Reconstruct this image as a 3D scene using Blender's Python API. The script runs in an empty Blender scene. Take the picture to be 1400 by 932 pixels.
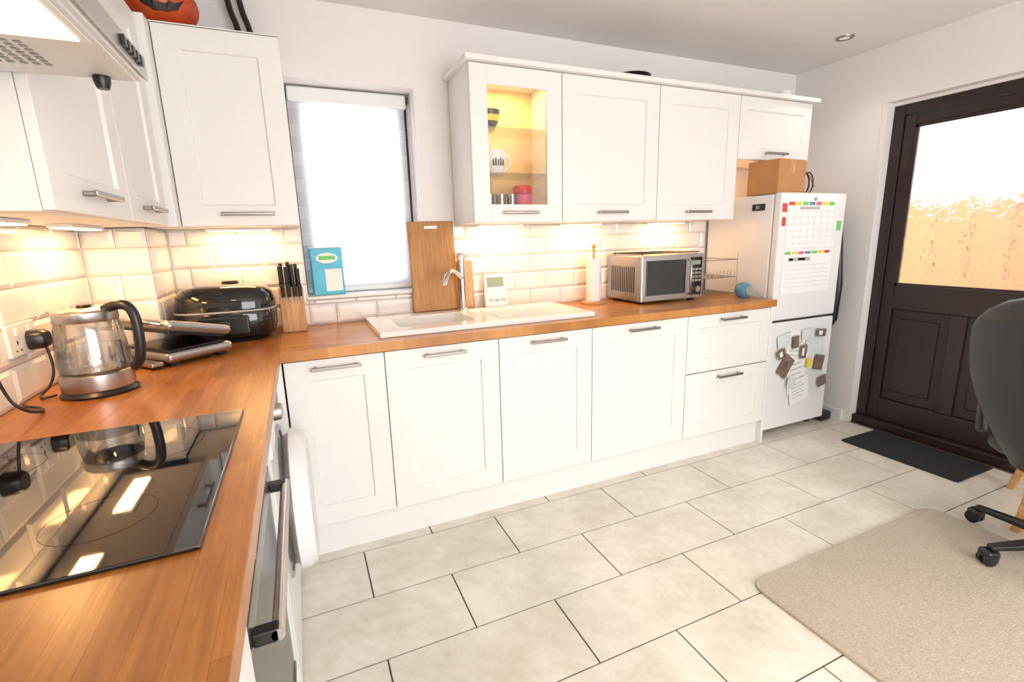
import bpy, bmesh, math, random
from mathutils import Matrix, Vector
random.seed(3)
scene=bpy.context.scene
try:
    scene.view_settings.view_transform='Standard'
except Exception: pass

# ---------------------------------------------------------------- materials
def newmat(name):
    m=bpy.data.materials.new(name); m.use_nodes=True
    return m, m.node_tree.nodes, m.node_tree.links, m.node_tree.nodes['Principled BSDF']
def pmat(name,col,rough=.5,metal=0,noise=0,nscale=20,bump=0,bscale=200,stretch=(1,1,1),coat=0,emit=None,es=0,spec=None):
    m,N,L,P=newmat(name)
    P.inputs['Base Color'].default_value=(*col,1); P.inputs['Roughness'].default_value=rough
    P.inputs['Metallic'].default_value=metal
    P.inputs['Coat Weight'].default_value=coat
    if spec is not None: P.inputs['Specular IOR Level'].default_value=spec
    if emit: P.inputs['Emission Color'].default_value=(*emit,1);P.inputs['Emission Strength'].default_value=es
    tc=N.new('ShaderNodeTexCoord'); mp=N.new('ShaderNodeMapping'); mp.inputs['Scale'].default_value=stretch
    L.new(tc.outputs['Object'],mp.inputs[0])
    nz=N.new('ShaderNodeTexNoise'); nz.inputs['Scale'].default_value=nscale; nz.inputs['Detail'].default_value=6
    L.new(mp.outputs[0],nz.inputs['Vector'])
    rp=N.new('ShaderNodeMixRGB'); k=max(noise,.015)
    rp.inputs[1].default_value=(*[c*(1-k) for c in col],1); rp.inputs[2].default_value=(*[min(1,c*(1+k)) for c in col],1)
    L.new(nz.outputs['Fac'],rp.inputs[0]); L.new(rp.outputs[0],P.inputs['Base Color'])
    if bump:
        n2=N.new('ShaderNodeTexNoise'); n2.inputs['Scale'].default_value=bscale; L.new(mp.outputs[0],n2.inputs['Vector'])
        b=N.new('ShaderNodeBump'); b.inputs['Strength'].default_value=bump; b.inputs['Distance'].default_value=.003
        L.new(n2.outputs['Fac'],b.inputs['Height']); L.new(b.outputs[0],P.inputs['Normal'])
    return m
def glassmat(name,tint=(1,1,1),g=.12,rough=.02):
    m,N,L,P=newmat(name); out=N['Material Output']
    t=N.new('ShaderNodeBsdfTransparent'); t.inputs[0].default_value=(*tint,1)
    gl=N.new('ShaderNodeBsdfGlossy'); gl.inputs['Roughness'].default_value=rough
    lw=N.new('ShaderNodeLayerWeight'); lw.inputs[0].default_value=.35
    mu=N.new('ShaderNodeMath'); mu.operation='MULTIPLY_ADD'; mu.inputs[1].default_value=.6; mu.inputs[2].default_value=g*.4
    L.new(lw.outputs['Fresnel'],mu.inputs[0])
    mx=N.new('ShaderNodeMixShader'); L.new(mu.outputs[0],mx.inputs[0]); L.new(t.outputs[0],mx.inputs[1]); L.new(gl.outputs[0],mx.inputs[2])
    L.new(mx.outputs[0],out.inputs['Surface']); return m
def wood(name,along,c1,c2,sw=.042,sl=.42,rough=.33):
    m,N,L,P=newmat(name)
    tc=N.new('ShaderNodeTexCoord'); sp=N.new('ShaderNodeSeparateXYZ'); cb=N.new('ShaderNodeCombineXYZ')
    L.new(tc.outputs['Object'],sp.inputs[0])
    a,b=('X','Y') if along=='x' else (('Y','X') if along=='y' else ('Z','X'))
    L.new(sp.outputs[a],cb.inputs[0]); L.new(sp.outputs[b],cb.inputs[1])
    br=N.new('ShaderNodeTexBrick'); br.offset=.37; br.inputs['Scale'].default_value=1
    br.inputs['Brick Width'].default_value=sl; br.inputs['Row Height'].default_value=sw
    br.inputs['Mortar Size'].default_value=.0004; br.inputs['Mortar Smooth'].default_value=.5
    br.inputs['Color1'].default_value=(*c1,1); br.inputs['Color2'].default_value=(*c2,1)
    br.inputs['Mortar'].default_value=(*[c*.75 for c in c1],1)
    L.new(cb.outputs[0],br.inputs['Vector'])
    mp=N.new('ShaderNodeMapping'); mp.inputs['Scale'].default_value=(4,60,60); L.new(cb.outputs[0],mp.inputs[0])
    nz=N.new('ShaderNodeTexNoise'); nz.inputs['Scale'].default_value=1.6; nz.inputs['Detail'].default_value=8; nz.inputs['Roughness'].default_value=.65
    L.new(mp.outputs[0],nz.inputs['Vector'])
    cr=N.new('ShaderNodeValToRGB'); cr.color_ramp.elements[0].position=.3; cr.color_ramp.elements[1].position=.7
    cr.color_ramp.elements[0].color=(.60,.53,.46,1); cr.color_ramp.elements[1].color=(1.12,1.12,1.1,1)
    L.new(nz.outputs['Fac'],cr.inputs[0])
    mx=N.new('ShaderNodeMixRGB'); mx.blend_type='MULTIPLY'; mx.inputs[0].default_value=.85
    L.new(br.outputs['Color'],mx.inputs[1]); L.new(cr.outputs[0],mx.inputs[2]); L.new(mx.outputs[0],P.inputs['Base Color'])
    P.inputs['Roughness'].default_value=rough; return m

M={}
M['wall']=pmat('wall_paint',(.82,.79,.78),.85,bump=.05,bscale=120)
M['ceil']=pmat('ceiling_paint',(.78,.75,.74),.9)
M['cab']=pmat('cabinet_white',(.82,.815,.80),.42,bump=.2,bscale=60,stretch=(9,9,.5))
M['cabp']=pmat('cabinet_plain_white',(.82,.815,.80),.45)
M['tile']=pmat('metro_tile_glaze',(.82,.79,.76),.12)
M['grout']=pmat('grout_grey',(.45,.41,.37),.9)
M['fgrout']=pmat('floor_grout',(.13,.09,.07),.95)
M['steel']=pmat('brushed_steel',(.48,.47,.46),.28,1,bump=.05,stretch=(1,1,20))
M['chrome']=pmat('chrome',(.58,.58,.59),.10,1)
M['nickel']=pmat('satin_nickel',(.33,.31,.29),.32,1)
M['black']=pmat('black_plastic',(.012,.012,.013),.3)
M['blackg']=pmat('black_gloss',(.006,.006,.008),.10,coat=.5)
M['ovenglass']=pmat('oven_glass',(.008,.008,.009),.22)
M['hob']=pmat('hob_glass',(.004,.004,.005),.03,coat=.6)
M['white']=pmat('white_enamel',(.82,.82,.83),.22)
M['whitep']=pmat('white_plastic',(.79,.79,.78),.4)
M['ceramic']=pmat('ceramic_white',(.86,.85,.83),.12)
M['brown']=pmat('dark_brown_upvc',(.024,.011,.010),.35,bump=.06,bscale=80,stretch=(1,1,.1))
M['oakx']=wood('oak_worktop_x','x',(.45,.18,.042),(.62,.285,.08),.04,.30,.28)
M['oaky']=wood('oak_worktop_y','y',(.345,.118,.022),(.50,.20,.046),.04,.30,.28)
M['board']=wood('board_wood','z',(.46,.22,.06),(.54,.27,.085),.07,2,.5)
M['beech']=wood('beech','z',(.60,.32,.12),(.66,.38,.16),.05,2,.45)
M['orange']=pmat('pumpkin_orange',(.55,.07,.015),.35,noise=.2,nscale=6)
M['leather']=pmat('chair_leather',(.020,.021,.024),.38,bump=.25,bscale=160)
M['mat']=pmat('rubber_mat',(.018,.018,.02),.9,bump=.5,bscale=250)
M['rug']=pmat('rug_pile',(.50,.435,.35),1,noise=.35,nscale=130,bump=1,bscale=230)
M['red']=pmat('red_plastic',(.7,.03,.02),.35)
M['blue']=pmat('blue_plastic',(.10,.27,.42),.4)
M['teal']=pmat('box_teal',(.05,.45,.62),.4,noise=.3,nscale=14)
M['green']=pmat('print_green',(.15,.55,.15),.5)
M['yellow']=pmat('print_yellow',(.85,.65,.05),.5)
M['pink']=pmat('print_pink',(.75,.12,.25),.5)
M['paper']=pmat('paper',(.86,.86,.85),.7)
M['papert']=pmat('paper_tinted',(.66,.70,.72),.6,noise=.15,nscale=30)
M['photo']=pmat('photo_print',(.20,.15,.12),.3,noise=.95,nscale=30)
M['card']=pmat('cardboard',(.50,.25,.10),.8,noise=.1)
M['lcd']=pmat('lcd',(.28,.34,.27),.3)
M['ink']=pmat('ink_grey',(.45,.45,.46),.6)
M['fence']=pmat('fence_wood',(.86,.43,.13),.8,noise=.25,nscale=5,stretch=(1,6,.4))
M['ground']=pmat('patio_ground',(.5,.47,.43),.9,noise=.2)
M['glass']=glassmat('clear_glass')
M['kglass']=glassmat('kettle_glass',(.90,.91,.90),.35)
M['water']=glassmat('water',(.93,.95,.95),.1)
M['lampw']=pmat('lamp_warm',(1,.8,.5),.5,emit=(1,.62,.26),es=12)
M['lamph']=pmat('hood_lamp_cover',(1,.85,.6),.5,emit=(1,.72,.42),es=2.2)
M['lampn']=pmat('lamp_neutral',(.7,.68,.65),.5,emit=(1,.9,.78),es=.3)
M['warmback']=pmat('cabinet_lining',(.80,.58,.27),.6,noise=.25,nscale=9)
# floor tile
m,N,L,P=newmat('floor_tile_stone'); tc=N.new('ShaderNodeTexCoord')
n1=N.new('ShaderNodeTexNoise'); n1.inputs['Scale'].default_value=3.2; n1.inputs['Detail'].default_value=9; n1.inputs['Roughness'].default_value=.68
n2=N.new('ShaderNodeTexNoise'); n2.inputs['Scale'].default_value=26; n2.inputs['Detail'].default_value=7
L.new(tc.outputs['Object'],n1.inputs['Vector']); L.new(tc.outputs['Object'],n2.inputs['Vector'])
ad=N.new('ShaderNodeMath'); ad.operation='MULTIPLY_ADD'; ad.inputs[1].default_value=.35; L.new(n2.outputs['Fac'],ad.inputs[0]); L.new(n1.outputs['Fac'],ad.inputs[2])
cr=N.new('ShaderNodeValToRGB'); e=cr.color_ramp.elements; e[0].position=.45; e[0].color=(.62,.57,.47,1); e[1].position=.82; e[1].color=(.84,.80,.71,1)
L.new(ad.outputs[0],cr.inputs[0]); L.new(cr.outputs[0],P.inputs['Base Color']); P.inputs['Roughness'].default_value=.34
M['ftile']=m
# obscured door glass with embossed leaves
m,N,L,P=newmat('obscured_leaf_glass'); out=N['Material Output']
tc=N.new('ShaderNodeTexCoord'); nz=N.new('ShaderNodeTexNoise'); nz.inputs['Scale'].default_value=7
vo=N.new('ShaderNodeTexVoronoi'); vo.inputs['Scale'].default_value=14
mxv=N.new('ShaderNodeMixRGB'); mxv.inputs[0].default_value=.3; L.new(tc.outputs['Object'],nz.inputs['Vector']); L.new(tc.outputs['Object'],mxv.inputs[1]); L.new(nz.outputs['Color'],mxv.inputs[2]); L.new(mxv.outputs[0],vo.inputs['Vector'])
bp=N.new('ShaderNodeBump'); bp.inputs['Strength'].default_value=.8; bp.inputs['Distance'].default_value=.02; L.new(vo.outputs['Distance'],bp.inputs['Height'])
rf=N.new('ShaderNodeBsdfRefraction'); rf.inputs['IOR'].default_value=1.16; rf.inputs['Roughness'].default_value=.05; L.new(bp.outputs[0],rf.inputs['Normal'])
tl=N.new('ShaderNodeBsdfTranslucent'); tl.inputs[0].default_value=(.95,.95,.95,1); mx=N.new('ShaderNodeMixShader'); mx.inputs[0].default_value=.12
L.new(rf.outputs[0],mx.inputs[1]); L.new(tl.outputs[0],mx.inputs[2]); L.new(mx.outputs[0],out.inputs['Surface'])
M['obsc']=m
# day-night blind
m,N,L,P=newmat('striped_blind_fabric'); out=N['Material Output']
tc=N.new('ShaderNodeTexCoord'); sp=N.new('ShaderNodeSeparateXYZ'); L.new(tc.outputs['Object'],sp.inputs[0])
wv=N.new('ShaderNodeMath'); wv.operation='MULTIPLY'; wv.inputs[1].default_value=2*math.pi/.13; L.new(sp.outputs['Z'],wv.inputs[0])
sn=N.new('ShaderNodeMath'); sn.operation='SINE'; L.new(wv.outputs[0],sn.inputs[0])
gt=N.new('ShaderNodeMath'); gt.operation='GREATER_THAN'; gt.inputs[1].default_value=.1; L.new(sn.outputs[0],gt.inputs[0])
f=N.new('ShaderNodeMath'); f.operation='MULTIPLY_ADD'; f.inputs[1].default_value=-.16; f.inputs[2].default_value=.26; L.new(gt.outputs[0],f.inputs[0])
tl=N.new('ShaderNodeBsdfTranslucent'); tl.inputs[0].default_value=(.85,.86,.88,1)
df=N.new('ShaderNodeBsdfDiffuse'); df.inputs[0].default_value=(.8,.8,.82,1)
m1=N.new('ShaderNodeMixShader'); m1.inputs[0].default_value=.4; L.new(tl.outputs[0],m1.inputs[1]); L.new(df.outputs[0],m1.inputs[2])
tr=N.new('ShaderNodeBsdfTransparent'); m2=N.new('ShaderNodeMixShader'); L.new(f.outputs[0],m2.inputs[0]); L.new(m1.outputs[0],m2.inputs[1]); L.new(tr.outputs[0],m2.inputs[2])
L.new(m2.outputs[0],out.inputs['Surface']); M['blind']=m

# ---------------------------------------------------------------- builders
def empty(name,loc=(0,0,0)):
    e=bpy.data.objects.new(name,None); e.location=loc; e.empty_display_size=.05
    scene.collection.objects.link(e); return e
def par(o,p):
    if p is not None:
        o.parent=p; o.matrix_parent_inverse=Matrix.Translation(-Vector(p.location))
def fin(name,bm,mat,parent=None,X=None,smooth=False,bevel=0,seg=2):
    if X is not None: bm.transform(X)
    bmesh.ops.recalc_face_normals(bm,faces=bm.faces)
    me=bpy.data.meshes.new(name); bm.to_mesh(me); bm.free()
    ms=mat if isinstance(mat,(list,tuple)) else [mat]
    for k in ms: me.materials.append(M[k])
    o=bpy.data.objects.new(name,me); scene.collection.objects.link(o)
    if smooth:
        for p in me.polygons: p.use_smooth=True
    if bevel:
        b=o.modifiers.new('bevel','BEVEL'); b.width=bevel; b.segments=seg; b.limit_method='ANGLE'; b.angle_limit=math.radians(40)
    par(o,parent); return o
def addbox(bm,a,b,mi=0):
    x0,y0,z0=a; x1,y1,z1=b
    v=[bm.verts.new(p) for p in ((x0,y0,z0),(x1,y0,z0),(x1,y1,z0),(x0,y1,z0),(x0,y0,z1),(x1,y0,z1),(x1,y1,z1),(x0,y1,z1))]
    fs=[bm.faces.new([v[i] for i in q]) for q in ((0,3,2,1),(4,5,6,7),(0,1,5,4),(1,2,6,5),(2,3,7,6),(3,0,4,7))]
    for q in fs: q.material_index=mi
    return v,fs
def box(name,a,b,mat,parent=None,bevel=0,X=None,seg=2,smooth=False):
    bm=bmesh.new(); addbox(bm,[min(p,q) for p,q in zip(a,b)],[max(p,q) for p,q in zip(a,b)]); return fin(name,bm,mat,parent,X,smooth,bevel,seg)
def boxes(name,lst,mat,parent=None,bevel=0,X=None):
    bm=bmesh.new()
    for it in lst:
        a,b=it[0],it[1]; addbox(bm,[min(p,q) for p,q in zip(a,b)],[max(p,q) for p,q in zip(a,b)],it[2] if len(it)>2 else 0)
    return fin(name,bm,mat,parent,X,False,bevel)
def lathe(name,prof,mat,parent=None,X=None,seg=40,smooth=True,sx=1,sy=1,pw=1):
    bm=bmesh.new(); rings=[]
    def cs(i):
        c=math.cos(2*math.pi*i/seg); s=math.sin(2*math.pi*i/seg)
        return math.copysign(abs(c)**pw,c),math.copysign(abs(s)**pw,s)
    for r,z in prof:
        if r<1e-5: rings.append([bm.verts.new((0,0,z))])
        else: rings.append([bm.verts.new((r*sx*cs(i)[0],r*sy*cs(i)[1],z)) for i in range(seg)])
    for A,B in zip(rings,rings[1:]):
        for i in range(seg):
            j=(i+1)%seg
            if len(A)==1 and len(B)==1: continue
            if len(A)==1: bm.faces.new((A[0],B[i],B[j]))
            elif len(B)==1: bm.faces.new((A[i],A[j],B[0]))
            else: bm.faces.new((A[i],A[j],B[j],B[i]))
    o=fin(name,bm,mat,parent,X,smooth)
    if smooth:
        try:
            o.data.set_sharp_from_angle(angle=math.radians(40))
        except Exception: pass
    return o
def T(x,y,z): return Matrix.Translation((x,y,z))
def RZ(a): return Matrix.Rotation(math.radians(a),4,'Z')
def RX_(a): return Matrix.Rotation(math.radians(a),4,'X')
def RY(a): return Matrix.Rotation(math.radians(a),4,'Y')
def tube(name,paths,r,mat,parent=None,X=None,cyc=False,smooth=False):
    c=bpy.data.curves.new(name,'CURVE'); c.dimensions='3D'; c.bevel_depth=r; c.bevel_resolution=3; c.use_fill_caps=True
    if not isinstance(paths[0][0],(tuple,list,Vector)): paths=[paths]
    for pts in paths:
        pts=[(X@Vector(p)) if X is not None else Vector(p) for p in pts]
        if smooth:
            s=c.splines.new('NURBS'); s.points.add(len(pts)-1)
            for q,p in zip(s.points,pts): q.co=(*p,1)
            s.use_endpoint_u=True; s.order_u=3; s.use_cyclic_u=cyc
        else:
            s=c.splines.new('POLY'); s.points.add(len(pts)-1)
            for q,p in zip(s.points,pts): q.co=(*p,1)
            s.use_cyclic_u=cyc
    o0=bpy.data.objects.new(name+'_c',c); scene.collection.objects.link(o0)
    bpy.context.view_layer.update()
    me=bpy.data.meshes.new_from_object(o0.evaluated_get(bpy.context.evaluated_depsgraph_get()))
    bpy.data.objects.remove(o0); bpy.data.curves.remove(c)
    me.name=name; me.materials.clear(); me.materials.append(M[mat])
    for p in me.polygons: p.use_smooth=True; p.material_index=0
    o=bpy.data.objects.new(name,me); scene.collection.objects.link(o); par(o,parent); return o
# frame of reference for fronts: u right, v up, n outwards
def FR(face,o):
    ux={'-y':(1,0,0),'+x':(0,1,0),'-x':(0,-1,0),'+y':(-1,0,0)}[face]
    nx={'-y':(0,-1,0),'+x':(1,0,0),'-x':(-1,0,0),'+y':(0,1,0)}[face]
    return Matrix(((ux[0],0,nx[0],o[0]),(ux[1],0,nx[1],o[1]),(ux[2],1,nx[2],o[2]),(0,0,0,1)))
def shaker(name,X,w,h,parent,fw=.085,t=.02,glass=False,fh=None):
    g=.0020; fh=fh or fw
    if glass:
        bm=bmesh.new()
        addbox(bm,(g,g,0),(fw,h-g,t)); addbox(bm,(w-fw,g,0),(w-g,h-g,t)); addbox(bm,(fw,g,0),(w-fw,fw,t)); addbox(bm,(fw,h-fw,0),(w-fw,h-g,t))
        fin(name,bm,'cab',parent,X,bevel=.002)
        box('glass_pane',(fw-.004,fw-.004,.006),(w-fw+.004,h-fw+.004,.010),'glass',parent,X=X); return
    bm=bmesh.new()
    xs=[g,fw,fw+.004,w-fw-.004,w-fw,w-g]; ys=[g,fh,fh+.004,h-fh-.004,h-fh,h-g]
    def z(i,j): return t if (i in(0,1,4,5) or j in(0,1,4,5)) else t-.009
    V=[[bm.verts.new((xs[i],ys[j],z(i,j))) for j in range(6)] for i in range(6)]
    for i in range(5):
        for j in range(5): bm.faces.new((V[i][j],V[i+1][j],V[i+1][j+1],V[i][j+1]))
    B=[bm.verts.new(p) for p in((g,g,0),(w-g,g,0),(w-g,h-g,0),(g,h-g,0))]
    bm.faces.new(B[::-1])
    e0=[V[i][0] for i in range(6)]; bm.faces.new([B[0],B[1]]+e0[::-1])
    e0=[V[5][j] for j in range(6)]; bm.faces.new([B[1],B[2]]+e0[::-1])
    e0=[V[i][5] for i in range(5,-1,-1)]; bm.faces.new([B[2],B[3]]+e0[::-1])
    e0=[V[0][j] for j in range(5,-1,-1)]; bm.faces.new([B[3],B[0]]+e0[::-1])
    fin(name,bm,'cab',parent,X,bevel=.0015)
def handle(X,u,v,parent,n=.02,L=.19):
    bm=bmesh.new()
    addbox(bm,(u-L/2,v-.007,n+.024),(u+L/2,v+.007,n+.032))
    for s in(-1,1): addbox(bm,(u+s*(L/2-.018)-.007,v-.006,n),(u+s*(L/2-.018)+.007,v+.006,n+.024))
    fin('handle',bm,'nickel',parent,X,bevel=.003)

# ---------------------------------------------------------------- room shell
RXW=4.10; HC=2.383; YB=-5.0; WT=.26
boxes('wall_back',[((-WT,0,-.02),(.75,WT,HC)),((1.343,0,-.02),(RXW+WT,WT,HC)),((.75,0,-.02),(1.343,WT,1.035)),((.75,0,2.055),(1.343,WT,HC))],'wall')
box('wall_left',(-WT,YB,-.02),(0,0,HC),'wall')
boxes('wall_right',[((RXW,-.60,-.02),(RXW+WT,0,HC)),((RXW,-1.64,2.05),(RXW+WT,-.60,HC)),((RXW,YB,-.02),(RXW+WT,-1.64,HC))],'wall')
boxes('wall_front',[((-WT,YB-.2,-.02),(.7,YB,HC)),((3.5,YB-.2,-.02),(RXW+WT,YB,HC)),((.7,YB-.2,-.02),(3.5,YB,.25)),((.7,YB-.2,2.15),(3.5,YB,HC))],'wall')
box('ceiling',(-WT,YB-.2,HC),(RXW+WT,WT,HC+.1),'ceil')
# floor tiles
bm=bmesh.new(); addbox(bm,(-WT,YB-.2,-.06),(RXW+WT,WT,-.004),1)
ta,TL,TW=-.6256,.6062,.3006; gp=.003
k=-3
while ta-k*TW>YB:
    y1=ta-k*TW; y0=y1-TW; x=(.8471 if k%2==0 else 1.1500)-TL*3
    while x<RXW:
        a=(max(x+gp,0),max(y0+gp,YB)); b=(min(x+TL-gp,RXW),min(y1-gp,0)); x+=TL
        if b[0]-a[0]<.01 or b[1]-a[1]<.01: continue
        addbox(bm,(a[0],a[1],-.004),(b[0],b[1],0),0)
    k+=1
fin('floor',bm,['ftile','fgrout'])
# backsplash metro tiles (real bevelled tiles)
def metro(u0,u1,v0,v1,off=0):
    bm=bmesh.new(); H=.1; W=.2; r=0
    addbox(bm,(u0,v0,0),(u1,v1,.003),1)
    vv=v0
    while vv<v1-.005:
        uu=u0-W+((off+(W/2 if r%2 else 0))%W)
        while uu<u1:
            a2,b2=max(uu,u0)+.0015,min(uu+W,u1)-.0015; c,d=vv+.0015,min(vv+H,v1)-.0015; uu+=W
            if b2-a2<.01 or d-c<.008: continue
            i=min(.012,(b2-a2)*.3,(d-c)*.3)
            P0=[(a2,c,0),(b2,c,0),(b2,d,0),(a2,d,0)]; P1=[(a2,c,.004),(b2,c,.004),(b2,d,.004),(a2,d,.004)]; P2=[(a2+i,c+i,.0095),(b2-i,c+i,.0095),(b2-i,d-i,.0095),(a2+i,d-i,.0095)]
            v=[[bm.verts.new(p) for p in q] for q in(P0,P1,P2)]
            for A,B in((v[0],v[1]),(v[1],v[2])):
                for k in range(4): bm.faces.new((A[k],A[(k+1)%4],B[(k+1)%4],B[k]))
            bm.faces.new(v[2])
        vv+=H; r+=1
    return bm
e=empty('trim_backsplash_tiles')
fin('tiles_corner',metro(.205,.75,.912,1.385,.07),['tile','grout'],e,FR('-y',(0,-.0005,0)))
fin('tiles_under_window',metro(.75,1.343,.912,1.034,.125),['tile','grout'],e,FR('-y',(0,-.0005,0)))
fin('tiles_back',metro(1.343,3.33,.912,1.385,.03),['tile','grout'],e,FR('-y',(0,-.0005,0)))
fin('tiles_left',metro(-2.6,-.335,.912,1.385,.05),['tile','grout'],e,FR('+x',(.0005,0,0)))
fin('tiles_box_front',metro(0.0,.20,.912,1.383,.1),['tile','grout'],e,FR('-y',(.009,-.3305,0)))
fin('tiles_box_side',metro(-.33,-.01,.912,1.383,.16),['tile','grout'],e,FR('+x',(.2005,0,0)))
box('trim_pipe_boxing',(0.001,-.33,.912),(.2,-.001,1.384),'wall')
# window recess
w=empty('window_1',(1.05,.2,1.5))
fr=.065
boxes('frame',[((.752,.17,1.037),(.752+fr,.23,2.053)),((1.341-fr,.17,1.037),(1.341,.23,2.053)),((.752+fr,.17,1.037),(1.341-fr,.23,1.037+fr)),((.752+fr,.17,2.053-fr),(1.341-fr,.23,2.053))],'brown',w,.004)
box('pane',(.80,.195,1.08),(1.29,.201,2.01),'glass',w)
box('window_sill',(.745,-.022,1.036),(1.348,.168,1.05),'whitep',w,.004)
b=empty('roller_blind',(1.05,.1,2.0))
box('blind_fabric',(.755,.138,1.075),(1.318,.141,2.0),'blind',b)
box('headrail',(.757,.105,1.98),(1.325,.162,2.048),'whitep',b,.01)
box('bottom_bar',(.755,.132,1.054),(1.318,.148,1.08),'whitep',b,.004)
tube('chain',[[(1.325,.105,2.0),(1.325,.105,1.25)],[(1.333,.10,2.0),(1.333,.10,1.25)]],.0015,'whitep',b)
# door on right wall
d=empty('door_1',(4.2,-1.1,0)); DX=4.17
boxes('frame',[((DX,-.63,.0),(DX+.07,-.69,2.03)),((DX,-1.54,.0),(DX+.07,-1.60,2.03)),((DX,-.69,1.97),(DX+.07,-1.54,2.03)),((DX-.04,-.63,.0),(DX+.07,-1.6,.055))],'brown',d,.004)
boxes('leaf',[((DX+.008,-.693,.058),(DX+.06,-.757,1.967)),((DX+.008,-1.473,.058),(DX+.06,-1.537,1.967)),((DX+.008,-.757,1.905),(DX+.06,-1.473,1.967)),((DX+.008,-.757,.80),(DX+.06,-1.473,.95)),((DX+.008,-.757,.058),(DX+.06,-1.473,.20)),((DX+.025,-.757,.20),(DX+.05,-1.473,.80)),((DX+.008,-1.07,.20),(DX+.06,-1.15,.80))],'brown',d,.005)
boxes('raised_panels',[((DX+.012,-.81,.26),(DX+.03,-1.02,.74)),((DX+.012,-1.2,.26),(DX+.03,-1.42,.74))],'brown',d,.009)
box('glass_pane',(DX+.03,-.75,.945),(DX+.036,-1.48,1.91),'obsc',d)
boxes('glazing_bead',[((DX+.002,-.757,.95),(DX+.01,-.775,1.905)),((DX+.002,-.757,.95),(DX+.01,-1.473,.968)),((DX+.002,-.757,1.887),(DX+.01,-1.473,1.905))],'brown',d,.002)
boxes('door_handle',[((DX-.005,-1.495,1.0),(DX+.008,-1.53,1.22)),((DX-.05,-1.505,1.12),(DX-.005,-1.52,1.135)),((DX-.05,-1.40,1.12),(DX-.038,-1.52,1.135))],'steel',d,.003)
boxes('trim_door_reveal',[((RXW+.001,-.601,0),(RXW+.2,-.6295,2.049)),((RXW+.001,-1.6005,0),(RXW+.2,-1.639,2.049)),((RXW+.06,-.6295,2.031),(RXW+.2,-1.6005,2.049))],'wall')
box('baseboard_right',(RXW-.014,-.585,0),(RXW-.0005,-.01,.07),'whitep')
# rear window frame, added unseen behind the camera to hold a fill light
w=empty('added_rear_window',(2.1,YB,1.2))
boxes('frame',[((.7,YB-.12,.25),(.76,YB-.05,2.15)),((3.44,YB-.12,.25),(3.5,YB-.05,2.15)),((2.07,YB-.12,.25),(2.13,YB-.05,2.15)),((.76,YB-.12,.25),(3.44,YB-.05,.31)),((.76,YB-.12,2.09),(3.44,YB-.05,2.15))],'brown',w)
# exterior
box('ground_outside',(-6,-9,-.25),(12,6,-.12),'ground')
bm=bmesh.new()
for i in range(44): addbox(bm,(5.9+.012*(i%2),-4+.13*i,-.12),(5.93+.012*(i%2),-4+.13*i+.125,1.5+.03*math.sin(i*2.3)))
fin('garden_fence',bm,'fence')

# ---------------------------------------------------------------- base units, back run
S=-.58
bd=[.625,1.006,1.517,2.019,2.635,3.275]
for i in range(5):
    a,bx=bd[i],bd[i+1]
    e=empty('base_cabinet',((a+bx)/2,-.3,0))
    bm=bmesh.new(); x0,x1=a+.001,bx-.001
    addbox(bm,(x0,S,.15),(x0+.018,-.02,.868)); addbox(bm,(x1-.018,S,.15),(x1,-.02,.868)); addbox(bm,(x0+.018,S,.15),(x1-.018,-.02,.168)); addbox(bm,(x0+.018,-.04,.168),(x1-.018,-.02,.868))
    fin('carcass',bm,'cabp',e)
    X=FR('-y',(a,S-.001,.15))
    if i<4:
        shaker('door',X,bx-a,.715,e); handle(X,(bx-a)/2 if i else .19,.68,e)
    else:
        shaker('drawer_front_lower',X,bx-a,.382,e,fw=.075); handle(X,(bx-a)/2,.345,e)
        X2=FR('-y',(a,S-.001,.534)); shaker('drawer_front_upper',X2,bx-a,.331,e,fw=.075); handle(X2,(bx-a)/2,.296,e)
box('base_end_panel',(3.276,-.60,.0),(3.294,-.02,.868),'cabp',bevel=.001)
box('baseboard_plinth',(.60,-.565,0),(3.275,-.547,.148),'cabp')
# left run
e=empty('washing_machine',(.3,-.95,0))
box('body',(.03,-1.245,.012),(.598,-.65,.85),'white',e,.012,seg=3)
boxes('feet',[((.06,-1.2,0),(.10,-1.16,.012)),((.5,-1.2,0),(.54,-1.16,.012)),((.06,-.74,0),(.10,-.70,.012)),((.5,-.74,0),(.54,-.70,.012))],'black',e)
XX=T(.598,-.955,.49)@RY(90)
lathe('door_gap',[(.226,.0),(.226,.006),(.245,.006),(.245,0)],'ink',e,XX,56)
lathe('door_seal',[(.200,.0),(.212,.030),(.212,.032),(.200,.032)],'nickel',e,XX,56)
lathe('door_ring',[(.14,.03),(.15,.070),(.185,.086),(.212,.080),(.226,.056),(.226,.034),(.205,.028)],'white',e,XX,56)
lathe('door_glass',[(0,.078),(.06,.070),(.11,.052),(.143,.034)],'blackg',e,XX,48)
lathe('programme_dial',[(0,.028),(.02,.028),(.026,.024),(.03,0)],'steel',e,T(.598,-.95,.79)@RY(90),32)
box('detergent_drawer',(.596,-1.23,.745),(.603,-1.05,.838),'whitep',e,.003)
box('display',(.596,-.88,.765),(.602,-.74,.815),'black',e,.002)
e=empty('built_in_oven',(.3,-1.59,.4))
box('body',(.04,-1.885,.15),(.575,-1.295,.866),'ovenglass',e)
box('control_panel',(.575,-1.885,.765),(.592,-1.295,.866),'nickel',e,.002)
box('door_glass',(.575,-1.885,.17),(.592,-1.295,.76),'ovenglass',e,.003)
boxes('door_trim',[((.575,-1.885,.15),(.596,-1.295,.168)),((.592,-1.885,.715),(.596,-1.295,.76))],'nickel',e)
tube('handle_bar',[(.632,-1.86,.722),(.632,-1.33,.722)],.0105,'steel',e)
boxes('handle_posts',[((.596,-1.86,.71),(.634,-1.838,.734)),((.596,-1.352,.71),(.634,-1.33,.734))],'black',e,.003)
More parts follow.
